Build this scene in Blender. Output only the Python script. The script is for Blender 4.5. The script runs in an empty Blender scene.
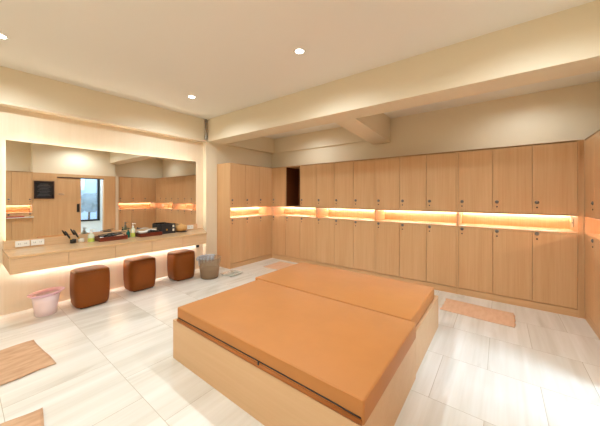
import bpy, bmesh, math, random
from mathutils import Vector, Matrix
random.seed(7)
sc = bpy.context.scene
COL = sc.collection
PI = math.pi

# ------------------------------------------------------------ camera, world, exposure
cam_d = bpy.data.cameras.new('camera')
cam = bpy.data.objects.new('camera', cam_d)
COL.objects.link(cam)
cam.location = (4.322, 0.0, 1.35)
cam.rotation_euler = (PI/2, 0, math.radians(38.61))
cam_d.sensor_fit = 'HORIZONTAL'
cam_d.sensor_width = 36.0
cam_d.lens = 36.0*264.5335/600
cam_d.shift_x = 0.0199
cam_d.shift_y = -0.0275
cam_d.clip_start = 0.01
sc.camera = cam

world = bpy.data.worlds.new('world')
sc.world = world
world.use_nodes = True
bg = world.node_tree.nodes['Background']
bg.inputs['Color'].default_value = (0.36, 0.62, 1.0, 1)
bg.inputs['Strength'].default_value = 1.6

sc.view_settings.view_transform = 'Standard'
sc.view_settings.look = 'None'
sc.view_settings.exposure = 0.0
sc.view_settings.gamma = 1.0
sc.view_settings.use_curve_mapping = False
sc.cycles.use_denoising = True
sc.cycles.max_bounces = 10
sc.cycles.diffuse_bounces = 6
sc.cycles.caustics_reflective = False

DOWN_W = 59.0            # each recessed downlight
DOWN_C = (0.82, 0.93, 1.0)
LED_C = (0.97, 0.92, 0.86)
LED_MIRROR_C = (1.0, 0.90, 0.74)

# ------------------------------------------------------------ helpers
def srgb(r, g, b):
    f = lambda v: (v/255/12.92) if v/255 <= 0.04045 else ((v/255+0.055)/1.055)**2.4
    return (f(r), f(g), f(b), 1)

def box(bm, x0, x1, y0, y1, z0, z1, bev=0.0, seg=2):
    vs = [bm.verts.new((x, y, z)) for x in (x0, x1) for y in (y0, y1) for z in (z0, z1)]
    F = [(0, 1, 3, 2), (4, 6, 7, 5), (0, 4, 5, 1), (2, 3, 7, 6), (0, 2, 6, 4), (1, 5, 7, 3)]
    fs = [bm.faces.new([vs[i] for i in f]) for f in F]
    if bev > 0:
        es = list({e for f in fs for e in f.edges})
        bmesh.ops.bevel(bm, geom=es, offset=bev, segments=seg, profile=0.5, affect='EDGES')

def lathe(bm, prof, n=32, cx=0, cy=0, sx=1.0, sy=1.0):
    """prof: list of (r, z); closes ends whose r is 0"""
    rings = []
    for r, z in prof:
        if r <= 1e-6:
            rings.append([bm.verts.new((cx, cy, z))])
        else:
            rings.append([bm.verts.new((cx+sx*r*math.cos(2*PI*i/n), cy+sy*r*math.sin(2*PI*i/n), z)) for i in range(n)])
    for a, b in zip(rings, rings[1:]):
        for i in range(n):
            j = (i+1) % n
            if len(a) == 1 and len(b) == 1: continue
            if len(a) == 1: bm.faces.new([a[0], b[i], b[j]])
            elif len(b) == 1: bm.faces.new([a[i], a[j], b[0]])
            else: bm.faces.new([a[i], a[j], b[j], b[i]])

def tube(bm, pts, r, n=10, caps=True):
    pts = [Vector(p) for p in pts]
    rings = []
    up = Vector((0, 0, 1))
    for k, p in enumerate(pts):
        d = (pts[min(k+1, len(pts)-1)]-pts[max(k-1, 0)]).normalized()
        u = up if abs(d.dot(up)) < 0.95 else Vector((1, 0, 0))
        a = d.cross(u).normalized(); b = d.cross(a)
        rr = r[k] if isinstance(r, (list, tuple)) else r
        rings.append([bm.verts.new(p+a*rr*math.cos(2*PI*i/n)+b*rr*math.sin(2*PI*i/n)) for i in range(n)])
    for a, b in zip(rings, rings[1:]):
        for i in range(n):
            j = (i+1) % n
            bm.faces.new([a[i], a[j], b[j], b[i]])
    if caps:
        bm.faces.new(rings[0][::-1]); bm.faces.new(rings[-1])

def obj(name, bm, mat, parent=None, smooth=False, loc=None, rot=None):
    bmesh.ops.recalc_face_normals(bm, faces=bm.faces[:])
    me = bpy.data.meshes.new(name)
    bm.to_mesh(me); bm.free()
    if smooth:
        for p in me.polygons: p.use_smooth = True
    if mat: me.materials.append(mat)
    o = bpy.data.objects.new(name, me)
    COL.objects.link(o)
    if parent: o.parent = parent
    if loc: o.location = loc
    if rot: o.rotation_euler = rot
    return o

def boxobj(name, b, mat, parent=None, bev=0.0, seg=2, smooth=False):
    bm = bmesh.new(); box(bm, *b, bev=bev, seg=seg)
    return obj(name, bm, mat, parent, smooth)

def tag(o, label, cat, group=None):
    o['label'] = label; o['category'] = cat
    if group: o['group'] = group
    return o

def thing(name, label, cat, loc=(0, 0, 0), rz=0, group=None):
    o = bpy.data.objects.new(name, None); COL.objects.link(o)
    o.location = loc; o.rotation_euler = (0, 0, rz)
    o.empty_display_size = 0.1
    return tag(o, label, cat, group)

def struct(o):
    o['kind'] = 'structure'; return o

def copy_tree(o, parent=None):
    c = o.copy(); COL.objects.link(c); c.parent = parent
    for ch in list(o.children): copy_tree(ch, c)
    return c

# ------------------------------------------------------------ materials
class NT:
    def __init__(s, name):
        s.m = bpy.data.materials.new(name); s.m.use_nodes = True
        s.t = s.m.node_tree; s.n = s.t.nodes; s.b = s.n['Principled BSDF']
    def new(s, t, **kw):
        n = s.n.new(t)
        for k, v in kw.items(): setattr(n, k, v)
        return n
    def link(s, a, b): s.t.links.new(a, b)

def plain(name, col, rough=0.5, metal=0.0, bump=0.0, bscale=200, spec=0.5):
    t = NT(name); b = t.b
    b.inputs['Base Color'].default_value = col
    b.inputs['Roughness'].default_value = rough
    b.inputs['Metallic'].default_value = metal
    b.inputs['Specular IOR Level'].default_value = spec
    tc = t.new('ShaderNodeTexCoord')
    no = t.new('ShaderNodeTexNoise'); no.inputs['Scale'].default_value = bscale
    t.link(tc.outputs['Object'], no.inputs['Vector'])
    # faint tone variation that belongs to the surface
    mx = t.new('ShaderNodeMixRGB'); mx.blend_type = 'MULTIPLY'; mx.inputs['Fac'].default_value = 0.06
    mx.inputs['Color1'].default_value = col
    t.link(no.outputs['Fac'], mx.inputs['Color2']); t.link(mx.outputs['Color'], b.inputs['Base Color'])
    if bump:
        bp = t.new('ShaderNodeBump'); bp.inputs['Strength'].default_value = bump; bp.inputs['Distance'].default_value = 0.002
        t.link(no.outputs['Fac'], bp.inputs['Height']); t.link(bp.outputs['Normal'], b.inputs['Normal'])
    return t.m

def wood(name, c1, c2, axis='Z', rough=0.42, fine=70.0, contrast=1.0):
    """straight-grained veneer; grain runs along the axis"""
    t = NT(name); b = t.b
    b.inputs['Roughness'].default_value = rough
    b.inputs['Specular IOR Level'].default_value = 0.35
    tc = t.new('ShaderNodeTexCoord'); oi = t.new('ShaderNodeObjectInfo')
    mul = t.new('ShaderNodeVectorMath', operation='SCALE'); mul.inputs['Scale'].default_value = 13.0
    cmb = t.new('ShaderNodeCombineXYZ')
    for i in range(3): t.link(oi.outputs['Random'], cmb.inputs[i])
    t.link(cmb.outputs[0], mul.inputs[0])
    add = t.new('ShaderNodeVectorMath', operation='ADD')
    t.link(tc.outputs['Object'], add.inputs[0]); t.link(mul.outputs[0], add.inputs[1])
    def grain(s, along, detail):
        mp = t.new('ShaderNodeMapping')
        sca = [s, s, s]; sca['XYZ'.index(axis)] = along
        mp.inputs['Scale'].default_value = sca
        no = t.new('ShaderNodeTexNoise'); no.inputs['Scale'].default_value = 1.0
        no.inputs['Detail'].default_value = detail; no.inputs['Roughness'].default_value = 0.6
        t.link(add.outputs[0], mp.inputs['Vector']); t.link(mp.outputs[0], no.inputs['Vector'])
        return no
    a = grain(fine, 1.6, 3); c = grain(9.0, 0.5, 2)
    m = t.new('ShaderNodeMath', operation='MULTIPLY'); m.inputs[1].default_value = 0.55
    m2 = t.new('ShaderNodeMath', operation='MULTIPLY'); m2.inputs[1].default_value = 0.45
    s = t.new('ShaderNodeMath', operation='ADD')
    t.link(a.outputs['Fac'], m.inputs[0]); t.link(c.outputs['Fac'], m2.inputs[0])
    t.link(m.outputs[0], s.inputs[0]); t.link(m2.outputs[0], s.inputs[1])
    r = t.new('ShaderNodeValToRGB')
    r.color_ramp.elements[0].position = 0.5-0.18/contrast; r.color_ramp.elements[0].color = c2
    r.color_ramp.elements[1].position = 0.5+0.18/contrast; r.color_ramp.elements[1].color = c1
    t.link(s.outputs[0], r.inputs['Fac']); t.link(r.outputs['Color'], b.inputs['Base Color'])
    bp = t.new('ShaderNodeBump'); bp.inputs['Strength'].default_value = 0.05; bp.inputs['Distance'].default_value = 0.001
    t.link(a.outputs['Fac'], bp.inputs['Height']); t.link(bp.outputs['Normal'], b.inputs['Normal'])
    return t.m

def emis(name, col, s):
    t = NT(name)
    t.b.inputs['Base Color'].default_value = (0.8, 0.8, 0.8, 1)
    t.b.inputs['Emission Color'].default_value = (*col, 1)
    t.b.inputs['Emission Strength'].default_value = s
    return t.m

def clear(name, col, rough=0.05, alpha=0.35):
    """thin tinted transparent plastic"""
    t = NT(name); b = t.b
    b.inputs['Base Color'].default_value = col
    b.inputs['Roughness'].default_value = rough
    b.inputs['Alpha'].default_value = alpha
    no = t.new('ShaderNodeTexNoise'); no.inputs['Scale'].default_value = 30
    bp = t.new('ShaderNodeBump'); bp.inputs['Strength'].default_value = 0.05
    t.link(no.outputs['Fac'], bp.inputs['Height']); t.link(bp.outputs['Normal'], b.inputs['Normal'])
    return t.m

def paint(name, col, rough=0.55):
    t = NT(name); b = t.b
    b.inputs['Roughness'].default_value = rough
    b.inputs['Specular IOR Level'].default_value = 0.3
    g = t.new('ShaderNodeNewGeometry')
    no = t.new('ShaderNodeTexNoise'); no.inputs['Scale'].default_value = 1.3; no.inputs['Detail'].default_value = 3
    t.link(g.outputs['Position'], no.inputs['Vector'])
    r = t.new('ShaderNodeValToRGB')
    r.color_ramp.elements[0].color = tuple(v*0.97 for v in col[:3])+(1,)
    r.color_ramp.elements[1].color = col
    t.link(no.outputs['Fac'], r.inputs['Fac']); t.link(r.outputs['Color'], b.inputs['Base Color'])
    n2 = t.new('ShaderNodeTexNoise'); n2.inputs['Scale'].default_value = 90
    t.link(g.outputs['Position'], n2.inputs['Vector'])
    bp = t.new('ShaderNodeBump'); bp.inputs['Strength'].default_value = 0.06; bp.inputs['Distance'].default_value = 0.002
    t.link(n2.outputs['Fac'], bp.inputs['Height']); t.link(bp.outputs['Normal'], b.inputs['Normal'])
    return t.m

def leather(name, col, bscale=5.0, bstr=0.12):
    t = NT(name); b = t.b
    b.inputs['Roughness'].default_value = 0.52
    b.inputs['Specular IOR Level'].default_value = 0.3
    tc = t.new('ShaderNodeTexCoord')
    n1 = t.new('ShaderNodeTexNoise'); n1.inputs['Scale'].default_value = bscale; n1.inputs['Detail'].default_value = 3
    n2 = t.new('ShaderNodeTexVoronoi'); n2.inputs['Scale'].default_value = 350
    t.link(tc.outputs['Object'], n1.inputs['Vector']); t.link(tc.outputs['Object'], n2.inputs['Vector'])
    r = t.new('ShaderNodeValToRGB')
    r.color_ramp.elements[0].position = 0.3; r.color_ramp.elements[0].color = tuple(v*0.93 for v in col[:3])+(1,)
    r.color_ramp.elements[1].position = 0.7; r.color_ramp.elements[1].color = col
    t.link(n1.outputs['Fac'], r.inputs['Fac']); t.link(r.outputs['Color'], b.inputs['Base Color'])
    b1 = t.new('ShaderNodeBump'); b1.inputs['Strength'].default_value = bstr; b1.inputs['Distance'].default_value = 0.02
    b2 = t.new('ShaderNodeBump'); b2.inputs['Strength'].default_value = 0.12; b2.inputs['Distance'].default_value = 0.001
    t.link(n1.outputs['Fac'], b1.inputs['Height']); t.link(n2.outputs['Distance'], b2.inputs['Height'])
    t.link(b1.outputs['Normal'], b2.inputs['Normal']); t.link(b2.outputs['Normal'], b.inputs['Normal'])
    return t.m

def marble_tiles():
    t = NT('marble_tiles'); b = t.b
    g = t.new('ShaderNodeNewGeometry')
    sub = t.new('ShaderNodeVectorMath', operation='SUBTRACT'); sub.inputs[1].default_value = (0.35, 0.18, 0)
    t.link(g.outputs['Position'], sub.inputs[0])
    br = t.new('ShaderNodeTexBrick'); br.offset = 0.5; br.offset_frequency = 2
    br.inputs['Scale'].default_value = 1.0
    br.inputs['Brick Width'].default_value = 0.60*2/2
    br.inputs['Row Height'].default_value = 0.60
    br.inputs['Mortar Size'].default_value = 0.0018
    br.inputs['Mortar Smooth'].default_value = 0.3
    br.inputs['Bias'].default_value = 0.0
    br.inputs['Color1'].default_value = (0, 0, 0, 1); br.inputs['Color2'].default_value = (1, 1, 1, 1)
    t.link(sub.outputs[0], br.inputs['Vector'])
    # every tile cuts the veining at another place
    sc_ = t.new('ShaderNodeVectorMath', operation='SCALE'); sc_.inputs['Scale'].default_value = 3.7
    t.link(br.outputs['Color'], sc_.inputs[0])
    add = t.new('ShaderNodeVectorMath', operation='ADD')
    t.link(g.outputs['Position'], add.inputs[0]); t.link(sc_.outputs[0], add.inputs[1])
    def nz(sx, sy, d, dist=0.0):
        mp = t.new('ShaderNodeMapping'); mp.inputs['Scale'].default_value = (sx, sy, 1)
        mp.inputs['Rotation'].default_value = (0, 0, math.radians(-4))
        no = t.new('ShaderNodeTexNoise'); no.inputs['Scale'].default_value = 1.0
        no.inputs['Detail'].default_value = d; no.inputs['Distortion'].default_value = dist
        t.link(add.outputs[0], mp.inputs['Vector']); t.link(mp.outputs[0], no.inputs['Vector'])
        return no
    a = nz(7, 0.55, 4, 0.25); c = nz(26, 1.1, 3, 0.2); d = nz(3.2, 0.9, 4, 0.6)
    r1 = t.new('ShaderNodeValToRGB')
    e = r1.color_ramp.elements
    e[0].position = 0.28; e[0].color = srgb(222, 217, 206)
    e[1].position = 0.62; e[1].color = srgb(237, 234, 226)
    x = r1.color_ramp.elements.new(0.46); x.color = srgb(229, 225, 215)
    t.link(a.outputs['Fac'], r1.inputs['Fac'])
    r2 = t.new('ShaderNodeValToRGB')
    r2.color_ramp.elements[0].position = 0.32; r2.color_ramp.elements[0].color = (0.91, 0.90, 0.87, 1)
    r2.color_ramp.elements[1].position = 0.58; r2.color_ramp.elements[1].color = (1, 1, 1, 1)
    t.link(c.outputs['Fac'], r2.inputs['Fac'])
    r3 = t.new('ShaderNodeValToRGB')
    r3.color_ramp.elements[0].position = 0.30; r3.color_ramp.elements[0].color = (0.80, 0.775, 0.73, 1)
    r3.color_ramp.elements[1].position = 0.40; r3.color_ramp.elements[1].color = (1, 1, 1, 1)
    t.link(d.outputs['Fac'], r3.inputs['Fac'])
    m1 = t.new('ShaderNodeMixRGB', blend_type='MULTIPLY'); m1.inputs['Fac'].default_value = 0.7
    t.link(r1.outputs['Color'], m1.inputs['Color1']); t.link(r2.outputs['Color'], m1.inputs['Color2'])
    m2 = t.new('ShaderNodeMixRGB', blend_type='MULTIPLY'); m2.inputs['Fac'].default_value = 0.75
    t.link(m1.outputs['Color'], m2.inputs['Color1']); t.link(r3.outputs['Color'], m2.inputs['Color2'])
    m3 = t.new('ShaderNodeMixRGB'); m3.inputs['Color2'].default_value = srgb(186, 176, 156)
    t.link(br.outputs['Fac'], m3.inputs['Fac']); t.link(m2.outputs['Color'], m3.inputs['Color1'])
    t.link(m3.outputs['Color'], b.inputs['Base Color'])
    b.inputs['Roughness'].default_value = 0.24
    b.inputs['Specular IOR Level'].default_value = 0.45
    bp = t.new('ShaderNodeBump'); bp.inputs['Strength'].default_value = 0.2; bp.inputs['Distance'].default_value = 0.001; bp.invert = True
    t.link(br.outputs['Fac'], bp.inputs['Height']); t.link(bp.outputs['Normal'], b.inputs['Normal'])
    return t.m

def towel_mat(name, c1, c2):
    t = NT(name); b = t.b
    b.inputs['Roughness'].default_value = 0.95; b.inputs['Specular IOR Level'].default_value = 0.1
    tc = t.new('ShaderNodeTexCoord')
    n = t.new('ShaderNodeTexNoise'); n.inputs['Scale'].default_value = 9; n.inputs['Detail'].default_value = 4
    mp = t.new('ShaderNodeMapping'); mp.inputs['Scale'].default_value = (2.6, 0.7, 1)
    t.link(tc.outputs['Object'], mp.inputs[0]); t.link(mp.outputs[0], n.inputs['Vector'])
    n2 = t.new('ShaderNodeTexNoise'); n2.inputs['Scale'].default_value = 400
    t.link(tc.outputs['Object'], n2.inputs['Vector'])
    r = t.new('ShaderNodeValToRGB')
    r.color_ramp.elements[0].position = 0.35; r.color_ramp.elements[0].color = c2
    r.color_ramp.elements[1].position = 0.6; r.color_ramp.elements[1].color = c1
    t.link(n.outputs['Fac'], r.inputs['Fac']); t.link(r.outputs['Color'], b.inputs['Base Color'])
    b1 = t.new('ShaderNodeBump'); b1.inputs['Strength'].default_value = 0.5; b1.inputs['Distance'].default_value = 0.003
    t.link(n2.outputs['Fac'], b1.inputs['Height']); t.link(b1.outputs['Normal'], b.inputs['Normal'])
    return t.m

W1, W2 = srgb(215, 175, 130), srgb(202, 157, 110)
M_door = wood('oak_veneer_upright', W1, W2, 'Z')
M_flat = wood('oak_veneer_level', W1, W2, 'X')
M_draw = wood('oak_veneer_drawer', srgb(216, 182, 144), srgb(204, 167, 126), 'Y')
M_top = wood('oak_worktop', srgb(216, 180, 138), srgb(203, 164, 120), 'Y', rough=0.22)
M_bench = wood('bench_laminate', srgb(216, 178, 136), srgb(209, 169, 126), 'X', rough=0.5, fine=40)
M_panel = wood('wall_laminate', srgb(232, 214, 188), srgb(227, 207, 178), 'Z', rough=0.5, fine=40)
M_wall = paint('cream_paint', srgb(234, 221, 195))
M_ceil = paint('ceiling_paint', srgb(240, 237, 230), 0.8)
M_floor = marble_tiles()
M_leather = leather('caramel_leather', srgb(191, 127, 68))
M_stool = leather('brown_leather', srgb(128, 66, 6), 4.0, 0.15)
M_seam = plain('dark_zip', srgb(28, 20, 18), 0.5)
M_stitch = leather('leather_piping', srgb(168, 100, 44))
M_lock = plain('steel_grey', srgb(128, 122, 114), 0.4, 0.4)
M_lockdark = plain('lock_dark', srgb(40, 34, 30), 0.4)
M_white = plain('white_plastic', srgb(236, 234, 226), 0.35)
M_cream = plain('socket_cream', srgb(226, 216, 196), 0.4)
M_black = plain('black_plastic', srgb(18, 17, 18), 0.3)
M_blackm = plain('black_matte', srgb(26, 24, 26), 0.6)
M_tray = wood('red_brown_tray', srgb(118, 50, 26), srgb(92, 34, 18), 'Y', rough=0.35)
M_tan = leather('tan_basket', srgb(208, 158, 96), 30, 0.3)
M_teal = clear('teal_bottle', srgb(14, 96, 82), 0.1, 0.93)
M_lime = plain('lime_liquid', srgb(190, 202, 90), 0.3)
M_bottle = clear('milky_bottle', srgb(226, 232, 206), 0.25, 0.85)
M_gold = plain('brass', srgb(206, 160, 70), 0.3, 0.9)
M_pink = clear('pink_plastic', srgb(250, 226, 226), 0.3, 0.9)
M_pinkrim = plain('pink_rim', srgb(246, 206, 224), 0.35)
M_smoke = clear('smoky_plastic', srgb(168, 140, 110), 0.12, 0.34)
M_refuse = plain('bin_contents', srgb(150, 118, 84), 0.9, bump=0.6, bscale=25)
M_bag = clear('blue_bag', srgb(214, 228, 244), 0.25, 0.85)
M_metal = plain('galvanised', srgb(170, 166, 158), 0.35, 0.9)
M_glass = clear('scale_glass', srgb(206, 214, 200), 0.05, 0.3)
M_led = emis('led_locker', LED_C, 80.0)
M_ledm = emis('led_mirror', LED_MIRROR_C, 10.0)
M_ledu = emis('led_counter', (0.92, 0.96, 1.0), 230.0)
M_lamp = emis('downlight_lens', (1.0, 0.93, 0.82), 30.0)
M_red = plain('red_cloth', srgb(176, 24, 30), 0.8)
M_screen = plain('board_black', srgb(16, 15, 18), 0.25)
M_grey = plain('print_grey', srgb(96, 94, 98), 0.6)
M_frame_dk = plain('dark_frame', srgb(60, 30, 20), 0.4)
M_towelbr = towel_mat('brown_towel', srgb(212, 174, 140), srgb(196, 156, 122))
M_towelpk = towel_mat('peach_towel', srgb(234, 194, 160), srgb(227, 184, 150))
M_towelw = towel_mat('white_towel', srgb(235, 228, 216), srgb(214, 204, 190))
M_hall = paint('hall_paint', srgb(232, 236, 240))
M_post = plain('pale_post', srgb(226, 206, 178), 0.4)
M_shrub = plain('pale_leaves', srgb(190, 205, 200), 0.8)

mt = NT('mirror_silver')
mt.b.inputs['Base Color'].default_value = (0.86, 0.85, 0.82, 1)
mt.b.inputs['Metallic'].default_value = 1.0
mt.b.inputs['Roughness'].default_value = 0.0
_n = mt.new('ShaderNodeTexNoise'); _n.inputs['Scale'].default_value = 2
_r = mt.new('ShaderNodeMapRange'); _r.inputs['To Min'].default_value = 0.0; _r.inputs['To Max'].default_value = 0.01
mt.link(_n.outputs['Fac'], _r.inputs['Value']); mt.link(_r.outputs[0], mt.b.inputs['Roughness'])
M_mirror = mt.m
gt = NT('window_glass')
gt.b.inputs['Base Color'].default_value = (0.9, 0.95, 1, 1)
gt.b.inputs['Alpha'].default_value = 0.12
gt.b.inputs['Roughness'].default_value = 0.02
M_win = gt.m

# ------------------------------------------------------------ the room
HC, HB, YN = 2.80, 2.725, -1.3      # ceiling, back-bay ceiling, near wall
YB, XR = 4.777, 5.018
YBEAM0, YBEAM1, ZB = 2.95, 3.30, 2.385
struct(boxobj('floor', (-0.3, 7.2, YN-0.2, 5.0, -0.12, 0.0), M_floor))
struct(boxobj('ceiling', (-0.3, 5.7, YN-0.2, YBEAM0+0.05, HC, HC+0.12), M_ceil))
struct(boxobj('ceiling_back', (-0.3, 5.7, YBEAM1-0.05, 5.0, HB, HB+0.195), M_ceil)).name = 'ceiling_rear'
struct(boxobj('wall_back', (-0.3, 5.7, YB, YB+0.15, 0, HB), M_wall))
struct(boxobj('wall_near', (-0.3, 5.7, YN-0.15, YN, 0, HC), M_wall))
# left wall: laminate panel that carries the mirror, set back behind the pilaster
struct(boxobj('wall_left', (-0.3, -0.08, YN, 2.92, 0, HC), M_panel))
bm = bmesh.new()
box(bm, -0.3, 0.0, 2.92, YB, 0, HC)
struct(obj('wall_left_rear', bm, M_wall))
struct(boxobj('trim_1', (-0.0799, 0.0, YN, 2.9195, 2.405, HC-0.0005), M_wall))          # upper band
struct(boxobj('trim_2', (-0.0795, 0.045, YN, 2.915, 2.372, 2.4045), M_panel, bev=0.003))  # ledge below it
struct(boxobj('trim_3', (0.0, 0.10, YBEAM1, YB, ZB, HB), M_wall))                     # band over the left lockers
struct(boxobj('trim_4', (0.10, 2.52, YB-0.035, YB, ZB, HB), M_wall))                    # band over the back lockers
struct(boxobj('pilaster', (0.0005, 0.02, 2.921, 3.166, 0, ZB-0.0005), M_wall)).name = 'trim_5'
struct(boxobj('beam', (0.0005, 5.7, YBEAM0, YBEAM1, ZB, HC), M_wall)).name = 'trim_6'
# cross beam, deeper towards the back wall
bm = bmesh.new()
v = [bm.verts.new(p) for p in [(2.52, 3.3, 2.3852), (2.83, 3.3, 2.3852), (2.83, YB-.036, 2.295), (2.52, YB-.036, 2.295),
                               (2.52, 3.3, HB), (2.83, 3.3, HB), (2.83, YB-.036, HB), (2.52, YB-.036, HB)]]
for f in [(0, 1, 2, 3), (4, 5, 6, 7), (0, 1, 5, 4), (1, 2, 6, 5), (2, 3, 7, 6), (3, 0, 4, 7)]: bm.faces.new([v[i] for i in f])
struct(obj('trim_7', bm, M_wall))
# right wall: oak panelling up to 1.97 with the doorway, painted wall above
X0, X1 = XR, 5.13
D0, D1, DZ = 1.69, 2.77, 1.885     # door bay
bm = bmesh.new()
box(bm, X0+0.001, X1, 1.222, D0, 0, 1.97)
box(bm, X0+0.001, X1, D1, 3.083, 0, 1.97)
box(bm, X0+0.001, X1, D0, D1, DZ, 1.97)
struct(obj('wall_right', bm, M_door))
bm = bmesh.new()
box(bm, X1-0.03, 5.165, 1.222, 3.1, 1.97, HC); box(bm, 5.165, 5.7, 1.222, 1.25, 1.97, HC); box(bm, 5.165, 5.7, 3.08, 3.1, 1.97, HC)
box(bm, 5.48, 5.7, YN, 1.222, 0, HC); box(bm, 5.48, 5.7, 3.1, YB, 0, HC)
struct(obj('wall_right_upper', bm, M_wall)).name = 'trim_8'
struct(boxobj('door_post', (X0-0.012, X1, 3.085, 3.165, 0, 1.985), M_post, bev=0.002)).name = 'trim_9'
# sliding door leaf
dr = boxobj('door_1', (X0+0.012, X0+0.05, 1.64, 2.215, 0.005, DZ+0.01), M_door)
struct(dr)
boxobj('door_handle', (X0+0.001, X0+0.012, 2.12, 2.185, 0.91, 1.14), M_black, dr, bev=0.004)
boxobj('door_track', (X0-0.004, X0+0.011, 1.69, 2.77, DZ-0.025, DZ), M_frame_dk, dr)
s_ = boxobj('door_plate', (X0+0.006, X0+0.012, 1.705, 1.85, 1.385, 1.45), M_draw, dr, bev=0.002)
bm = bmesh.new()
for k in range(3): box(bm, X0+0.004, X0+0.0062, 1.72, 1.835-0.02*k, 1.400+0.014*k, 1.405+0.014*k)
obj('plate_lines', bm, M_grey, s_)
# hall beyond the door with a window
bm = bmesh.new()
XH = 6.4
box(bm, XH, XH+0.15, 0.5, 2.3, 0, 2.6); box(bm, XH, XH+0.15, 3.06, 4.6, 0, 2.6)
box(bm, XH, XH+0.15, 2.3, 3.06, 0, 0.53); box(bm, XH, XH+0.15, 2.3, 3.06, 2.3, 2.6)
box(bm, 5.7, XH+0.15, 0.35, 0.5, 0, 2.6); box(bm, 5.7, XH+0.15, 4.6, 4.75, 0, 2.6)
box(bm, 5.71, XH+0.15, 0.35, 4.75, 2.6, 2.7); box(bm, 5.166, 5.71, 1.251, 3.079, 2.6, 2.7)
struct(obj('wall_hall', bm, M_hall))
w = bmesh.new()
for b_ in ((2.3, 2.335, 0.53, 2.3), (3.0, 3.06, 0.53, 2.3), (2.335, 3.0, 0.53, 0.58), (2.335, 3.0, 2.25, 2.3)):
    box(w, XH-0.02, XH+0.08, *b_)
wf = struct(obj('window_1', w, M_black))
boxobj('pane', (XH+0.03, XH+0.036, 2.335, 3.0, 0.58, 2.25), M_win, wf)
w = bmesh.new()
N = 60
for k in range(N):
    y = 2.31+k*0.5/N
c0 = []
for k in range(N+1):
    y = 2.30+0.33*k/N
    c0.append((XH-0.06+0.018*math.sin(k*0.9), y))
lo = [w.verts.new((x, y, 1.55)) for x, y in c0]; hi = [w.verts.new((x, y, 2.34)) for x, y in c0]
for k in range(N): w.faces.new([lo[k], lo[k+1], hi[k+1], hi[k]])
cu = obj('curtain', w, M_bag, smooth=True)
tag(cu, 'pale blue sheer short curtain hanging in the window of the room beyond the doorway', 'curtain')
hp = thing('ceiling_panel_light', 'square white ceiling panel light of the room beyond the doorway, out of direct view', 'light', (5.95, 2.40, 2.5995))
boxobj('panel_frame', (-0.32, 0.32, -0.32, 0.32, -0.03, 0.0), M_white, hp)
al = bpy.data.lights.new('panel_light', 'AREA'); al.shape = 'SQUARE'; al.size = 0.58; al.energy = 72; al.color = (0.58, 0.80, 1.0)  # added cool fill in place of daylight coming through the doorway
alo = bpy.data.objects.new('panel_light', al); COL.objects.link(alo); alo.parent = hp; alo.location = (0, 0, -0.034)
# outside: deck, rail, pale shrub
struct(boxobj('ground_deck', (XH+0.15, 11, -1, 8, -0.2, -0.05), M_hall)).name = 'floor_outside'
sh = bmesh.new()
for k in range(40):
    p = Vector((random.gauss(0, .2), random.gauss(0, .2), random.gauss(0, .15)))
    m = Matrix.Translation(p) @ Matrix.Diagonal((.22, .22, .16, 1))
    bmesh.ops.create_icosphere(sh, subdivisions=2, radius=1, matrix=m)
for v_ in sh.verts: v_.co += Vector((random.uniform(-.02, .02),)*3)
shr = thing('round_shrub', 'pale rounded shrub outdoors, seen through the far window beyond the doorway', 'shrub', (8.3, 3.25, -0.05))
o = obj('foliage', sh, M_shrub, shr); o.location = (0, 0, 1.15)
bm = bmesh.new(); tube(bm, [(0, 0, 0), (0.02, 0, 0.5), (0, 0.02, 1.1)], [0.05, 0.04, 0.03]); obj('trunk', bm, M_frame_dk, shr)

# ------------------------------------------------------------ recessed downlights
def downlight(x, y, z, label, f=1.0):
    t = thing('downlight', label, 'light', (x, y, z), 0, 'recessed ceiling downlights')
    bm = bmesh.new()
    lathe(bm, [(0.040, 0.006), (0.040, -0.002), (0.058, -0.004), (0.062, 0.0), (0.062, 0.001), (0.041, 0.0065)], 32)
    obj('trim_ring', bm, M_white, t, True)
    bm = bmesh.new(); lathe(bm, [(0, -0.0015), (0.040, -0.0012), (0.0405, 0.0), (0, 0.0)], 32)
    obj('lens', bm, M_lamp, t)
    ld = bpy.data.lights.new('lamp_light', 'SPOT')
    ld.energy = DOWN_W*f; ld.color = DOWN_C; ld.spot_size = math.radians(166); ld.spot_blend = 0.7
    ld.shadow_soft_size = 0.04
    lo = bpy.data.objects.new('lamp_light', ld); COL.objects.link(lo); lo.parent = t; lo.location = (0, 0, -0.045)
    return t
downlight(2.762, 2.135, HC, 'round recessed ceiling downlight nearest the middle of the ceiling, above the caramel beds')
downlight(0.823, 2.135, HC, 'round recessed ceiling downlight near the corner of the mirror wall and the ceiling beam')
downlight(0.80, 0.243, HC, 'round recessed ceiling downlight cut by the left edge of the photo, above the mirror wall')
for x, y, z in ((2.762, 0.243, HC), (4.57, 2.135, HC), (4.70, 0.0, HC), (2.762, -0.9, HC), (1.37, 4.15, HB), (4.60, 4.15, HB)):
    downlight(x, y, z, 'round recessed ceiling downlight out of direct view, its glow on the cream beam and walls', 0.32 if y > 4 else (0.85 if x > 4.5 and y > 2 else 1.0))

# ------------------------------------------------------------ locker cabinets
W3, UD = 0.3836, 0.455
DZ0, DZ1, NZ0, NZ1, UZ1 = 0.0914, 0.925, 0.945, 1.130, 1.98

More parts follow.
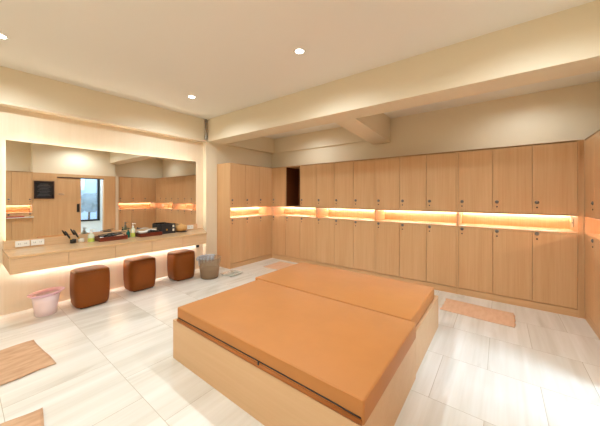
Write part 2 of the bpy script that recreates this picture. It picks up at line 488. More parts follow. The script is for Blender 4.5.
def lock(parent, x, z, dz):
    bm = bmesh.new()
    # round cam lock: rosette, raised cylinder
    prof = [(0, 0.012), (0.009, 0.012), (0.012, 0.009), (0.019, 0.006), (0.021, 0.0), (0, 0.0)]
    lathe(bm, prof, 20)
    o = obj('lock', bm, M_lock, parent, True, loc=(x, 0.0, z), rot=(PI/2, 0, 0))
    boxobj('keyhole', (-0.0018, 0.0018, -0.006, 0.006, 0.0118, 0.0128), M_lockdark, o)
    bm = bmesh.new(); lathe(bm, [(0, 0.004), (0.008, 0.004), (0.009, 0.0), (0, 0)], 14)
    obj('number_tag', bm, M_lockdark, parent, True, loc=(x, 0.0, z+dz), rot=(PI/2, 0, 0))

def locker(name, label, loc, rz, n=3, missing=(), depth=UD, socket=None, group=None, right=False):
    W = n*W3
    t = thing(name, label, 'locker', loc, rz, group)
    s = 0.012
    bm = bmesh.new()
    box(bm, 0.0, s, 0.0, depth, 0.0, UZ1); box(bm, W-s, W, 0.0, depth, 0.0, UZ1)      # sides
    box(bm, s, W-s, 0.020, depth, DZ0-0.018, DZ0); box(bm, s, W-s, 0.0, depth, DZ1+0.002, NZ0)
    box(bm, s, W-s, 0.0, depth, NZ1, NZ1+0.016); box(bm, s, W-s, 0.0, depth, UZ1-0.016, UZ1)
    box(bm, s, W-s, depth-0.012, depth, DZ0, UZ1-0.016)                              # back
    for k in range(1, n):
        x = s+k*(W-2*s)/n
        box(bm, x-0.007, x+0.007, 0.021, depth-0.012, DZ0, DZ1)
        box(bm, x-0.007, x+0.007, 0.021, depth-0.012, NZ1+0.016, UZ1-0.016)
    obj('carcass', bm, M_door, t)
    boxobj('plinth', (s, W-s, 0.006, 0.024, 0.0, DZ0-0.008), M_flat, t)
    dw = (W-2*s)/n; g = 0.0025
    for k in range(n):
        a, b = s+k*dw+g, s+(k+1)*dw-g
        for up in (0, 1):
            if (k, up) in missing: continue
            z0, z1 = ((DZ0+0.003, DZ1-0.001), (NZ1+0.006, UZ1-0.004))[up]
            d = boxobj('door', (0, b-a, 0.0, 0.018, z0, z1), M_door, t, bev=0.0012, seg=1)
            d.location = (a, 0, 0)
            lock(d, (b-a-0.040) if right else 0.040, (0.905, 1.281)[up] if not up else 1.281, -0.062)
    # led strip on the ceiling of the niche, near its back
    boxobj('led_strip', (s+0.004, W-s-0.004, depth-0.040, depth-0.028, NZ1-0.008, NZ1-0.0005), M_led, t)
    if socket is not None:
        sx = W-s
        p = boxobj('socket', (sx-0.008, sx-0.0005, 0.20, 0.28, 0.985, 1.085), M_cream, t, bev=0.003)
        bm = bmesh.new()
        for q in (-0.012, 0.012): box(bm, sx-0.010, sx-0.0078, 0.24+q-0.003, 0.24+q+0.003, 1.03, 1.045)
        obj('socket_hole', bm, M_lockdark, p)
    return t

BX = 0.415; YF = 4.318
locker('locker_cabinet', 'oak locker cabinet with lit niche on the side wall, just past the mirror', (BX, YF-3*W3, 0), PI/2, depth=0.408)
u = ['oak locker cabinet at the left end of the back row, with one open black-brown compartment',
     'oak locker cabinet second from the left in the back row, niche lit above the bed',
     'oak locker cabinet third from the left in the back row, under the ceiling cross beam',
     'oak locker cabinet at the right end of the back row, nearest the right corner']
for k in range(4):
    locker('locker_cabinet', u[k], (BX+0.0005+k*3*W3, YF, 0), 0, missing=((1, 1),) if k == 0 else (), socket=True if k == 3 else None)
struct(boxobj('trim_10', (XR+0.001, XR+0.038, YF+0.012, YF+0.03, 0, 1.98), M_door))
locker('locker_cabinet', 'oak locker cabinet on the right-hand wall, cut by the right edge of the photo', (XR+0.038, YF+0.01, 0), -PI/2, depth=0.41, right=True)
near = locker('locker_cabinet', 'oak locker cabinet with pull-out white tray, seen only in the mirror at its left edge', (XR, 1.22, 0), -PI/2, depth=0.445)
ty = boxobj('pull_out_tray', (0.0, 1.10, -0.13, -0.002, 0.82, 0.837), M_white, near, bev=0.002)
# added dark boards, painting shade into the open compartment in the first back-row cabinet
first_back = [o for o in bpy.data.objects if o.get('label') == u[0]][0]
ca = 0.012+(3*W3-0.024)/3; cb = 0.012+2*(3*W3-0.024)/3
M_shade_board = wood('dark_lining', srgb(120, 66, 34), srgb(96, 48, 24), 'Z')
boxobj('lining_board', (ca+0.0075, cb-0.0075, UD-0.018, UD-0.0125, NZ1+0.017, UZ1-0.017), M_shade_board, first_back)
boxobj('lining_board', (ca+0.0075, ca+0.0115, 0.022, UD-0.0185, NZ1+0.017, UZ1-0.017), M_shade_board, first_back)
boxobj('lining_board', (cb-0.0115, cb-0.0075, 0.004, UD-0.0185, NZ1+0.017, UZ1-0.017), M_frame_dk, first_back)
# hooks inside the open compartment
hk = bmesh.new()
tube(hk, [(1.50, YF+0.10, 1.90), (1.50, YF+0.10, 1.86), (1.50, YF+0.06, 1.82), (1.50, YF+0.04, 1.85)], 0.006, 8)
box(hk, 1.47, 1.53, YF+0.06, YF+0.14, 1.90, 1.915)
tag(obj('coat_hook', hk, M_black), 'black coat hook at the top of the open locker compartment', 'hook')
rc = bmesh.new(); box(rc, 4.90, 5.00, 0.65, 1.05, 0.8375, 0.856, bev=0.006)
tag(obj('folded_cloth', rc, M_red), 'red folded cloth on the white pull-out tray, seen in the mirror', 'cloth')

# ------------------------------------------------------------ framed black board on the right wall
fb = thing('framed_board', 'black notice board in a dark wooden frame on the right wall, seen in the mirror', 'board', (XR, 1.432, 1.525))
bm = bmesh.new()
hw, hh = 0.20, 0.232
for b_ in ((-hw, -hw+.022, -hh, hh), (hw-.022, hw, -hh, hh), (-hw+.022, hw-.022, -hh, -hh+.022), (-hw+.022, hw-.022, hh-.022, hh)):
    box(bm, -0.022, 0.0, *b_)
obj('frame', bm, M_frame_dk, fb)
bd = boxobj('panel', (-0.012, 0.0, -hw+.022, hw-.022, -hh+.022, hh-.022), M_screen, fb)
bm = bmesh.new()
for k in range(9):
    zz = 0.15-0.038*k; l = 0.09+0.05*((k*7) % 3)/2
    box(bm, -0.0135, -0.0118, -l, l*0.9, zz-0.004, zz+0.004)
obj('text_lines', bm, M_grey, bd)

# ------------------------------------------------------------ vanity counter
vc = thing('vanity_counter', 'long floating oak vanity counter with five drawers under the mirror', 'counter', (0, 0, 0))
XW, XF, YL, YRf, YRb = -0.079, 0.55, 0.322, 2.578, 2.915
def trap(bm, xf, xb, z0, z1, yl, yrf, yrb):
    # plan: back-left, front-left, front-right, back-right (right end cut on a slant)
    P = [(xb, yl), (xf, yl), (xf, yrf), (xb, yrb)]
    lo = [bm.verts.new((x, y, z0)) for x, y in P]; hi = [bm.verts.new((x, y, z1)) for x, y in P]
    bm.faces.new(lo[::-1]); bm.faces.new(hi)
    for i in range(4): bm.faces.new([lo[i], lo[(i+1) % 4], hi[(i+1) % 4], hi[i]])
bm = bmesh.new(); trap(bm, XF, XW, 0.728, 0.754, YL, YRf, YRb); obj('worktop', bm, M_top, vc)
bm = bmesh.new(); trap(bm, XF-0.024, XW, 0.578, 0.7275, YL+0.004, YRf-0.004, YRb-0.02); obj('carcass', bm, M_draw, vc)
ys = [YL+0.002, 0.785, 1.247, 1.695, 2.153, YRf-0.002]
for a, b in zip(ys, ys[1:]):
    d = boxobj('drawer', (XF-0.024, XF-0.004, a+0.002, b-0.002, 0.574, 0.7255), M_draw, vc, bev=0.001, seg=1)
    m_ = (a+b)/2
    boxobj('finger_pull', (XF-0.0045, XF-0.0034, m_-0.04, m_+0.04, 0.640, 0.643), M_draw, d)
bsp = bmesh.new(); box(bsp, XW, 0.0, YL+0.005, 2.75, 0.754, 0.850)
bs = obj('backsplash', bsp, M_draw, vc)
# under-counter led, hidden in the angle of wall and counter
boxobj('led_strip', (XW+0.040, XW+0.044, YL+0.10, 2.80, 0.560, 0.5775), M_ledu, vc)
boxobj('light_baffle', (XW+0.0445, XW+0.054, YL+0.02, 2.81, 0.548, 0.5775), M_draw, vc)  # added unseen lip, keeps direct led light off the stools

def socket_plate(y0, y1, zc, label):
    t = thing('wall_socket', label, 'socket', (0.0005, (y0+y1)/2, zc), 0, 'socket plates on the backsplash')
    w_ = (y1-y0)/2
    boxobj('plate', (0, 0.009, -w_, w_, -0.034, 0.034), M_white, t, bev=0.003)
    for q in (-w_*0.45, w_*0.45):
        bm = bmesh.new()
        for e in (-0.007, 0.007): box(bm, 0.0088, 0.0095, q+e-0.0015, q+e+0.0015, -0.006, 0.008)
        obj('socket_hole', bm, M_lockdark, t)
socket_plate(0.415, 0.535, 0.803, 'white double socket plate on the backsplash, leftmost under the mirror')
socket_plate(0.545, 0.662, 0.803, 'white double socket plate on the backsplash, second from the left end of the counter')
socket_plate(2.545, 2.665, 0.803, 'white double socket plate at the right end of the backsplash, beyond the tan basket')
ds = thing('wall_socket', 'small dark socket on the pale wall below the right end of the counter', 'socket', (-0.0795, 2.80, 0.46))
boxobj('plate', (0, 0.012, -0.03, 0.03, -0.06, 0.06), M_blackm, ds, bev=0.003)
boxobj('plug', (0.012, 0.035, -0.018, 0.018, -0.02, 0.02), M_black, ds, bev=0.004)

# ------------------------------------------------------------ backlit mirror
mi = thing('backlit_mirror', 'large frameless wall mirror with warm glow around its edges', 'mirror', (0, 1.53, 1.42))
MY0, MY1, MZ0, MZ1 = 0.342-1.53, 2.721-1.53, 0.8505-1.42, 1.986-1.42
boxobj('glass', (-0.006, 0.0, MY0, MY1, MZ0, MZ1), M_mirror, mi)
boxobj('backing', (-0.079, -0.0065, MY0+0.05, MY1-0.05, MZ0+0.01, MZ1-0.05), M_white, mi)
e_ = 0.012
for b_ in ((MY0+0.034, MY0+0.046, MZ0, MZ1-0.04), (MY1-0.046, MY1-0.034, MZ0, MZ1-0.04), (MY0+0.034, MY1-0.034, MZ1-0.046, MZ1-0.034)):
    boxobj('led_strip', (-0.050, -0.030, *b_), M_ledm, mi)

# conduit in the ceiling corner by the beam
cp = bmesh.new(); tube(cp, [(0.028, 2.915, 2.425), (0.028, 2.915, 2.795)], 0.016, 12)
for z in (2.43, 2.47, 2.76): tube(cp, [(0.028, 2.915, z-0.012), (0.028, 2.915, z+0.012)], 0.024, 12)
tag(obj('conduit_pipe', cp, M_metal, smooth=False), 'short grey metal pipe in the corner where the mirror wall meets the beam', 'pipe')

# ------------------------------------------------------------ two platform beds with mattresses
def platform(label, x0, x1, y0, y1):
    t = thing('platform_base', label, 'bench', ((x0+x1)/2, (y0+y1)/2, 0))
    hx, hy = (x1-x0)/2, (y1-y0)/2
    for nm, b_ in (('side_panel', (-hx, hx, -hy, -hy+0.02)), ('side_panel', (-hx, hx, hy-0.02, hy)),
                   ('end_panel', (-hx, -hx+0.02, -hy+0.0205, hy-0.0205)), ('end_panel', (hx-0.02, hx, -hy+0.0205, hy-0.0205))):
        boxobj(nm, (*b_, 0, 0.320), M_bench, t, bev=0.0015, seg=1)
    boxobj('deck', (-hx+0.021, hx-0.021, -hy+0.021, hy-0.021, 0.285, 0.312), M_bench, t)
platform('pale oak platform base of the nearer bed, facing the camera', 2.187, 3.838, 1.13, 2.125)
platform('pale oak platform base of the farther bed, next to the back lockers', 2.187, 3.828, 2.143, 3.12)

def mattress(label, x0, x1, y0, y1, zb, z0, zip_=True):
    t = thing('mattress', label, 'mattress', ((x0+x1)/2, (y0+y1)/2, zb), 0)
    hx, hy, h = (x1-x0)/2, (y1-y0)/2, z0-zb
    bm = bmesh.new(); box(bm, -hx, hx, -hy, hy, 0, h, bev=0.012, seg=3)
    obj('cover', bm, M_leather, t, True)
    # piping round the top
    r = 0.016; zt = h-0.004
    def loop(z, off, rad, name, mat, n=6):
        P = []
        for cx_, cy_, a0 in ((hx-r, hy-r, 0), (-hx+r, hy-r, PI/2), (-hx+r, -hy+r, PI), (hx-r, -hy+r, 1.5*PI)):
            for k in range(5):
                a = a0+k*PI/8
                P.append((cx_+(r+off)*math.cos(a), cy_+(r+off)*math.sin(a), z))
        P.append(P[0])
        b2 = bmesh.new(); tube(b2, P, rad, n, caps=False); return obj(name, b2, mat, t, True)
    loop(zt-0.004, -0.003, 0.0035, 'piping', M_leather)
    if zip_:
        b2 = bmesh.new()
        zz = 0.036
        n = 40
        P = []
        for k in range(n+1):
            u_ = k/n
            P.append((-hx+0.02+u_*(2*hx-0.035), -hy-0.0005, zz+0.004*math.sin(u_*3)+(0.0 if u_ < .93 else -0.002)))
        tube(b2, P, 0.0038, 6)
        zo = obj('zip', b2, M_seam, t, True)
        ZP = 0.14
        pb = bmesh.new(); box(pb, ZP, ZP+0.012, -hy-0.009, -hy-0.003, zz-0.022, zz+0.006, bev=0.002)
        obj('zip_pull', pb, M_black, zo)
        # soft fold of leather below the zip
        fb_ = bmesh.new(); tube(fb_, [(-hx+0.01, -hy+0.004, 0.016), (0, -hy+0.002, 0.014), (hx-0.01, -hy+0.004, 0.016)], 0.014, 8)
        obj('lower_welt', fb_, M_stitch, t, True)
    return t
mattress('caramel leather mattress on the nearer platform, with a black zip along its side', 2.247, 3.852, 1.132, 2.078, 0.3205, 0.44)
mattress('caramel leather mattress on the farther platform, beside the back lockers', 2.170, 3.812, 2.096, 3.0, 0.3205, 0.44)

# ------------------------------------------------------------ leather stools
def make_stool(label):
    t = thing('leather_stool', label, 'stool', (0, 0, 0), 0, 'leather cube stools under the counter')
    bm = bmesh.new()
    def ring(hw, rad, z, n=8):
        P = []
        for cx_, cy_, a0 in ((1, 1, 0), (-1, 1, PI/2), (-1, -1, PI), (1, -1, 1.5*PI)):
            for k in range(n+1):
                a = a0+k*PI/2/n
                P.append(bm.verts.new((cx_*(hw-rad)+rad*math.cos(a), cy_*(hw-rad)+rad*math.sin(a), z)))
        return P
    prof = [(0.150, 0.08, 0.012), (0.172, 0.095, 0.016), (0.182, 0.105, 0.045), (0.192, 0.112, 0.15), (0.195, 0.115, 0.25), (0.193, 0.112, 0.36),
            (0.188, 0.108, 0.415), (0.180, 0.10, 0.432), (0.165, 0.09, 0.440), (0.10, 0.06, 0.445), (0.03, 0.02, 0.446)]
    R = [ring(p[0]*0.97, p[1], p[2]) for p in prof]
    for a, b in zip(R, R[1:]):
        for i in range(len(a)):
            j = (i+1) % len(a); bm.faces.new([a[i], a[j], b[j], b[i]])
    bm.faces.new(R[0][::-1]); bm.faces.new(R[-1])
    obj('upholstery', bm, M_stool, t, True)
    bm = bmesh.new()
    P = [(x_*1.0, y_*1.0, 0.428) for x_, y_ in [((1 if a < 1 or a >= 3 else -1), 0) for a in (0,)]]
    pts = []
    for cx_, cy_, a0 in ((1, 1, 0), (-1, 1, PI/2), (-1, -1, PI), (1, -1, 1.5*PI)):
        for k in range(9):
            a = a0+k*PI/16
            pts.append((cx_*0.083+0.102*math.cos(a), cy_*0.083+0.102*math.sin(a), 0.424))
    pts.append(pts[0]); tube(bm, [(p[0]*0.965, p[1]*0.965, p[2]) for p in pts], 0.0025, 6, False)
    obj('piping', bm, M_stool, t, True)
    bm = bmesh.new(); box(bm, -0.13, 0.13, -0.13, 0.13, 0.0, 0.013); obj('base', bm, M_blackm, t)
    return t
st = make_stool('brown leather cube stool, leftmost of the three, beside the pink tub')
st.location = (0.275, 1.055, 0)
s2 = copy_tree(st); s2.location = (0.165, 1.690, 0); s2['label'] = 'brown leather cube stool, middle of the three under the counter'
s3 = copy_tree(st); s3.location = (0.195, 2.325, 0); s3['label'] = 'brown leather cube stool, rightmost of the three, next to the smoky waste bin'

# ------------------------------------------------------------ pink tub
pt = thing('pink_tub', 'translucent pink plastic tub with a spouted rim on the floor by the left stool', 'tub', (0.245, 0.640, 0), math.radians(60))
bm = bmesh.new()
N = 40
def wallring(bm, r, z, spout=0.0, tilt=0.0, sx=1.0):
    out = []
    for i in range(N):
        a = 2*PI*i/N
        rr = r*(1+spout*max(0, math.cos(a))**8)
        out.append(bm.verts.new((rr*math.cos(a)*sx, rr*math.sin(a), z+tilt*math.cos(a))))
    return out
rs = [wallring(bm, *p) for p in [(0.088, 0.0), (0.095, 0.004), (0.104, 0.08), (0.114, 0.16), (0.124, 0.225), (0.121, 0.225), (0.111, 0.16), (0.101, 0.08), (0.092, 0.008)]]
for a, b in zip(rs, rs[1:]):
    for i in range(N): bm.faces.new([a[i], a[(i+1) % N], b[(i+1) % N], b[i]])
bm.faces.new(rs[0][::-1]); bm.faces.new(rs[-1])
obj('bucket', bm, M_pink, pt, True)
bm = bmesh.new()
rs = [wallring(bm, *p) for p in [(0.122, 0.220, 0, 0.010), (0.136, 0.232, 0.05, 0.010), (0.156, 0.250, 0.10, 0.014), (0.158, 0.255, 0.10, 0.014), (0.151, 0.257, 0.10, 0.014), (0.134, 0.240, 0.12, 0.016), (0.118, 0.226, 0, 0.010)]]
for a, b in zip(rs, rs[1:]+rs[:1]):
    for i in range(N): bm.faces.new([a[i], a[(i+1) % N], b[(i+1) % N], b[i]])
obj('rim', bm, M_pinkrim, pt, True)

# ------------------------------------------------------------ waste bin
wb = thing('waste_bin', 'smoky brown see-through waste bin on the floor beside the right stool', 'bin', (0.54, 2.635, 0))
bm = bmesh.new()
lathe(bm, [(0, 0.0), (0.138, 0.0), (0.142, 0.006), (0.163, 0.165), (0.187, 0.325), (0.193, 0.330), (0.191, 0.335), (0.184, 0.332), (0.160, 0.165), (0.139, 0.010), (0, 0.008)], 40)
obj('bucket', bm, M_smoke, wb, True)
bm = bmesh.new()
lathe(bm, [(0, 0.012), (0.135, 0.012), (0.155, 0.150), (0.12, 0.163), (0.06, 0.158), (0, 0.165)], 32)
obj('refuse', bm, M_refuse, wb, True)
bm = bmesh.new()
NB = 26
rows = []
for j, (r_, z_) in enumerate([(0.170, 0.22), (0.180, 0.30), (0.190, 0.345), (0.204, 0.340), (0.207, 0.322), (0.206, 0.305)]):
    row = []
    for i in range(NB):
        a = math.radians(120)+math.radians(140)*i/(NB-1)
        rr = r_+0.007*math.sin(i*1.7+j)*(1 if j in (0, 5) else .35); zz = z_+0.008*math.sin(i*2.3+j*1.3)
        row.append(bm.verts.new((rr*math.cos(a), rr*math.sin(a), zz)))
    rows.append(row)
for a, b in zip(rows, rows[1:]):
    for i in range(NB-1): bm.faces.new([a[i], a[i+1], b[i+1], b[i]])
bg_ = obj('bin_bag', bm, M_bag, None, True, loc=(0.54, 2.635, 0))
sol = bg_.modifiers.new('thick', 'SOLIDIFY'); sol.thickness = 0.002
tag(bg_, 'pale blue plastic bag folded over the rim of the smoky waste bin', 'bag')

# ------------------------------------------------------------ glass scale
gs = thing('bathroom_scale', 'square glass bathroom scale with white strip on the floor before the side lockers', 'scale', (0.69, 2.98, 0), math.radians(4))
bm = bmesh.new(); box(bm, -0.14, 0.14, -0.145, 0.145, 0.020, 0.027, bev=0.002, seg=1); obj('glass_plate', bm, M_glass, gs)
boxobj('display_strip', (0.06, 0.12, -0.13, 0.13, 0.010, 0.0195), M_white, gs, bev=0.003)
for x in (-0.1, 0.1):
    for y in (-0.11, 0.11):
        if x > 0: continue
        bm = bmesh.new(); lathe(bm, [(0, 0), (0.022, 0), (0.024, 0.012), (0.014, 0.0198), (0, 0.0198)], 16); obj('foot', bm, M_metal, gs, True, loc=(x, y, 0))
for y in (-0.11, 0.11):
    bm = bmesh.new(); lathe(bm, [(0, 0), (0.018, 0), (0.018, 0.0098), (0, 0.0098)], 16); obj('foot', bm, M_metal, gs, True, loc=(0.09, y, 0))

# ------------------------------------------------------------ towels used as foot mats
def cloth(name, label, cx_, cy_, w_, l_, rz, mat, wr=0.006, seed=0, cat='mat'):
    rnd = random.Random(seed)
    bm = bmesh.new(); nx, ny = 44, 34
    ph = [(rnd.uniform(4, 16), rnd.uniform(2, 9), rnd.uniform(0, 6)) for _ in range(6)]
    g = []
    for i in range(nx+1):
        r_ = []
        for j in range(ny+1):
            x = (i/nx-0.5)*w_; y = (j/ny-0.5)*l_
            ed = 0.010*math.sin(7*y/l_*3+seed) if i in (0, nx) else 0
            x2 = x+0.012*math.sin(5*y+seed)+ed*0.4; y2 = y+0.010*math.sin(6*x+seed*2)
            z = 0.006+wr*0.35*sum(abs(math.sin(a*x+b*y+c)) for a, b, c in ph)/3
            r_.append(bm.verts.new((x2, y2, z)))
        g.append(r_)
    for i in range(nx):
        for j in range(ny): bm.faces.new([g[i][j], g[i+1][j], g[i+1][j+1], g[i][j+1]])
    o = obj(name, bm, mat, None, True, loc=(cx_, cy_, 0), rot=(0, 0, rz))
    so = o.modifiers.new('thick', 'SOLIDIFY'); so.thickness = 0.005; so.offset = -1
    tag(o, label, cat, 'towel foot mats on the floor')
    return o
cloth('foot_mat', 'brown wrinkled towel mat on the tiles at the left edge, nearer the mirror wall', 1.255, 0.095, 0.62, 0.76, math.radians(3), M_towelbr, 0.012, 3)
cloth('foot_mat', 'brown towel mat in the bottom left corner of the photo', 2.33, -0.07, 0.62, 0.76, math.radians(-4), M_towelbr, 0.012, 5)
cloth('foot_mat', 'smooth peach towel mat on the tiles before the right-hand back lockers', 4.105, 3.80, 0.68, 0.43, math.radians(-1), M_towelpk, 0.004, 8)
cloth('foot_mat', 'peach towel mat in the far corner between the side lockers and the farther bed', 0.99, 3.93, 0.42, 0.50, math.radians(0), M_towelpk, 0.004, 9)

# ------------------------------------------------------------ things on the counter
ZT = 0.7545
def brush(x, y, tipx, tipy, tipz, potmat, label):
    t = thing('brush_pot', label, 'brush', (x, y, ZT))
    bm = bmesh.new(); lathe(bm, [(0, 0), (0.030, 0), (0.032, 0.004), (0.032, 0.045), (0.028, 0.048), (0.028, 0.010), (0, 0.010)], 24)
    obj('pot', bm, potmat, t, True)
    d = Vector((tipx, tipy, tipz-ZT)); n_ = d.normalized()
    bm = bmesh.new(); tube(bm, [n_*0.02+Vector((0, 0, .01)), n_*0.075], [0.007, 0.009], 10); obj('ferrule', bm, M_gold, t, True)
    bm = bmesh.new(); tube(bm, [n_*0.072, n_*0.10, n_*0.14, n_*d.length], [0.008, 0.011, 0.011, 0.006], 10); obj('handle', bm, M_black, t, True)
brush(0.055, 0.93, 0.02, -0.085, 0.915, M_black, 'black brush leaning left in a low black pot on the counter')
brush(0.050, 1.015, 0.02, -0.085, 0.925, M_cream, 'black handled brush in a small pale pot, just right of the black pot')

def pump_bottle(x, y, h, r, mat, label, liquid=None, cap=M_white, rz=0):
    t = thing('pump_bottle', label, 'bottle', (x, y, ZT), rz)
    bm = bmesh.new()
    lathe(bm, [(0, 0), (r*0.9, 0), (r, 0.006), (r, h*0.50), (r*0.86, h*0.60), (r*0.38, h*0.68), (r*0.36, h*0.73), (0, h*0.73)], 28)
    obj('body', bm, mat, t, True)
    if liquid:
        bm = bmesh.new(); lathe(bm, [(0, h*.05), (r*1.012, h*.05), (r*1.012, h*0.33), (0, h*0.33)], 28); obj('sleeve', bm, liquid, t, False)
    bm = bmesh.new()
    lathe(bm, [(0, h*0.73), (r*0.45, h*0.73), (r*0.45, h*0.80), (r*0.16, h*0.81), (r*0.14, h*0.93), (r*0.42, h*0.94), (r*0.42, h), (0, h)], 18)
    tube(bm, [(0, 0, h*0.97), (r*0.9, 0, h*0.97), (r*1.25, 0, h*0.93)], r*0.15, 8)
    obj('pump', bm, cap, t, True)
pump_bottle(0.155, 1.095, 0.165, 0.036, M_bottle, 'squat milky bottle with lime green lower half, left of the first tray', M_lime, rz=1.2)
pump_bottle(0.105, 1.555, 0.135, 0.024, M_teal, 'slim dark teal bottle between the two brown trays', None, M_teal, rz=0.5)
pump_bottle(0.140, 1.605, 0.205, 0.030, M_bottle, 'tall milky pump bottle with lime label between the two brown trays', M_lime, rz=1.3)

def tray(x0, x1, y0, y1, label):
    t = thing('serving_tray', label, 'tray', ((x0+x1)/2, (y0+y1)/2, ZT), 0)
    hx, hy, H_ = (x1-x0)/2, (y1-y0)/2, 0.055
    boxobj('tray_base', (-hx+0.01, hx-0.01, -hy+0.01, hy-0.01, 0, 0.008), M_tray, t)
    for b_ in ((-hx, -hx+0.0099, -hy, hy), (hx-0.0099, hx, -hy, hy), (-hx+0.01, hx-0.01, -hy, -hy+0.0099), (-hx+0.01, hx-0.01, hy-0.0099, hy)):
        boxobj('tray_rim', (*b_, 0, H_), M_tray, t, bev=0.002, seg=1)
tray(0.02, 0.24, 1.165, 1.500, 'red-brown tray full of black combs and brushes, left of the teal bottle')
tray(0.03, 0.25, 1.665, 1.985, 'red-brown tray with folded white towel, left of the black organiser')
def comb(x, y, z, rz, tilt, L, label):
    t = thing('hair_comb', label, 'comb', (x, y, z), rz, 'black combs and brushes in the left tray'); t.rotation_euler = (0, tilt, rz)
    bm = bmesh.new(); box(bm, 0, L, -0.005, 0.005, 0, 0.008, bev=0.002)
    for k in range(22): box(bm, L*0.42+k*L*0.026, L*0.42+k*L*0.026+0.0015, -0.028, -0.004, 0.002, 0.006)
    obj('comb', bm, M_black, t)
# objects in the left tray
def hairbrush(x, y, z, rz, tilt, L, label):
    t = thing('hair_brush', label, 'brush', (x, y, z), 0, 'black combs and brushes in the left tray'); t.rotation_euler = (0, tilt, rz)
    bm = bmesh.new()
    tube(bm, [(0, 0, 0), (L*0.3, 0, 0), (L*0.52, 0, 0)], [0.007, 0.010, 0.008], 10)
    obj('handle', bm, M_black, t, True)
    bm = bmesh.new(); box(bm, L*0.5, L, -0.024, 0.024, -0.006, 0.008, bev=0.005); obj('head', bm, M_black, t, True)
    bm = bmesh.new()
    for i in range(8):
        for j in range(4): box(bm, L*0.54+i*L*0.055, L*0.54+i*L*0.055+0.002, -0.018+j*0.012, -0.016+j*0.012, 0.008, 0.020)
    obj('bristles', bm, M_blackm, t)
hairbrush(0.13, 1.185, ZT+0.055, math.radians(88), math.radians(-6), 0.19, 'black hairbrush lying nearest the mirror across the left tray')
hairbrush(0.185, 1.225, ZT+0.050, math.radians(82), math.radians(-8), 0.22, 'black hairbrush lying on the front side of the left tray')
comb(0.055, 1.20, ZT+0.060, math.radians(88), math.radians(-7), 0.17, 'black comb resting behind the hairbrushes in the left tray')
comb(0.20, 1.30, ZT+0.090, math.radians(78), math.radians(-4), 0.18, 'black comb on the front rim of the left tray')
bm = bmesh.new(); lathe(bm, [(0, 0), (0.022, 0), (0.022, 0.045), (0.020, 0.05), (0, 0.05)], 20)
tag(obj('white_jar', bm, M_white, None, True, loc=(0.205, 1.198, ZT+0.0085)), 'small white jar in the near left corner of the left tray', 'jar')
bm = bmesh.new()
bmesh.ops.create_grid(bm, x_segments=14, y_segments=10, size=0.5)
for v_ in bm.verts:
    v_.co.x *= 0.13; v_.co.y *= 0.09
    v_.co.z = 0.022+0.006*math.sin(v_.co.x*60)+0.005*math.sin(v_.co.y*45+1)
o = obj('crumpled_cloth', bm, M_towelpk, None, True, loc=(0.10, 1.435, ZT+0.030)); so = o.modifiers.new('thick', 'SOLIDIFY'); so.thickness = 0.02; so.offset = -1
tag(o, 'crumpled peach cloth at the right end of the left tray', 'cloth')
# right tray contents
bm = bmesh.new(); bmesh.ops.create_grid(bm, x_segments=18, y_segments=18, size=0.5)
for v_ in bm.verts:
    v_.co.x *= 0.115; v_.co.y *= 0.25
    v_.co.z = 0.02+0.012*math.sin(v_.co.x*40+1)+0.010*math.sin(v_.co.y*28)+0.04*(v_.co.y+0.125)
o = obj('white_towel', bm, M_towelw, None, True, loc=(0.102, 1.81, ZT+0.050)); so = o.modifiers.new('thick', 'SOLIDIFY'); so.thickness = 0.024; so.offset = -1
tag(o, 'crumpled white towel heaped on the right brown tray', 'towel')
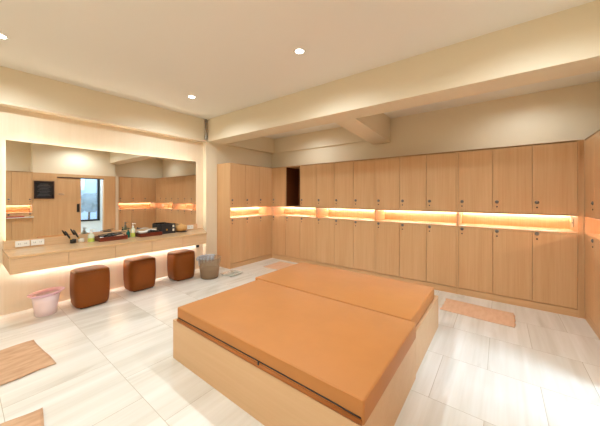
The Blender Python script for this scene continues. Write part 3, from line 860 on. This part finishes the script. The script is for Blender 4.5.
# hair dryer lying in the right tray
hd = thing('hair_dryer', 'black hair dryer lying beneath the white towel in the right tray', 'hair dryer', (0.203, 1.86, ZT+0.045), math.radians(90))
bm = bmesh.new(); tube(bm, [(-0.07, 0, 0.01), (-0.05, 0, 0.01), (0, 0, 0.012), (0.06, 0, 0.012), (0.09, 0, 0.012)], [0.028, 0.034, 0.033, 0.024, 0.020], 18); obj('barrel', bm, M_black, hd, True)
bm = bmesh.new(); tube(bm, [(-0.02, 0.0, 0.0), (-0.03, -0.025, 0.022), (-0.045, -0.035, 0.05)], [0.016, 0.014, 0.012], 12); obj('handle', bm, M_black, hd, True)

# black organiser box with two pale labels
ob = thing('black_organiser', 'black open-topped organiser box with two small pale squares on its side, by the tan basket', 'box', (0.080, 2.13, ZT))
bm = bmesh.new()
hx, hy, H_ = 0.075, 0.115, 0.150
box(bm, -hx, hx, -hy, hy, 0, 0.006); box(bm, -hx, -hx+.006, -hy, hy, .006, H_); box(bm, hx-.006, hx, -hy, hy, .006, H_)
box(bm, -hx+.006, hx-.006, -hy, -hy+.006, .006, H_); box(bm, -hx+.006, hx-.006, hy-.006, hy, .006, H_); box(bm, -hx+.006, hx-.006, -0.003, 0.003, .006, H_*0.9)
obj('case', bm, M_blackm, ob)
for z in (0.035, 0.095): boxobj('pale_square', (hx, hx+0.002, 0.066, 0.096, z, z+0.036), M_cream, ob)
bm = bmesh.new(); tube(bm, [(hx*0.9, -0.10, H_+0.004), (hx*0.9, 0.10, H_+0.004)], 0.005, 8); obj('rim_bar', bm, M_black, ob, True)
boxobj('brush_head', (hx, hx+0.006, -0.04, -0.02, 0.05, 0.075), M_gold, ob)

# tan round basket on a black coaster
bm = bmesh.new(); lathe(bm, [(0, 0), (0.085, 0), (0.095, 0.006), (0.095, 0.010), (0, 0.008)], 32)
tag(obj('round_coaster', bm, M_black, None, True, loc=(0.104, 2.385, ZT), ), 'black round coaster plate under the tan basket', 'coaster')
tb = thing('tan_basket', 'rounded tan lidded basket on the black coaster at the right of the counter', 'basket', (0.104, 2.375, ZT+0.0102))
bm = bmesh.new(); lathe(bm, [(0, 0), (0.060, 0), (0.086, 0.018), (0.096, 0.050), (0.092, 0.072), (0, 0.072)], 32); obj('bowl', bm, M_tan, tb, True)
bm = bmesh.new(); lathe(bm, [(0.094, 0.070), (0.082, 0.092), (0.050, 0.108), (0.018, 0.114), (0.018, 0.126), (0, 0.128)], 32); obj('lid', bm, M_tan, tb, True)
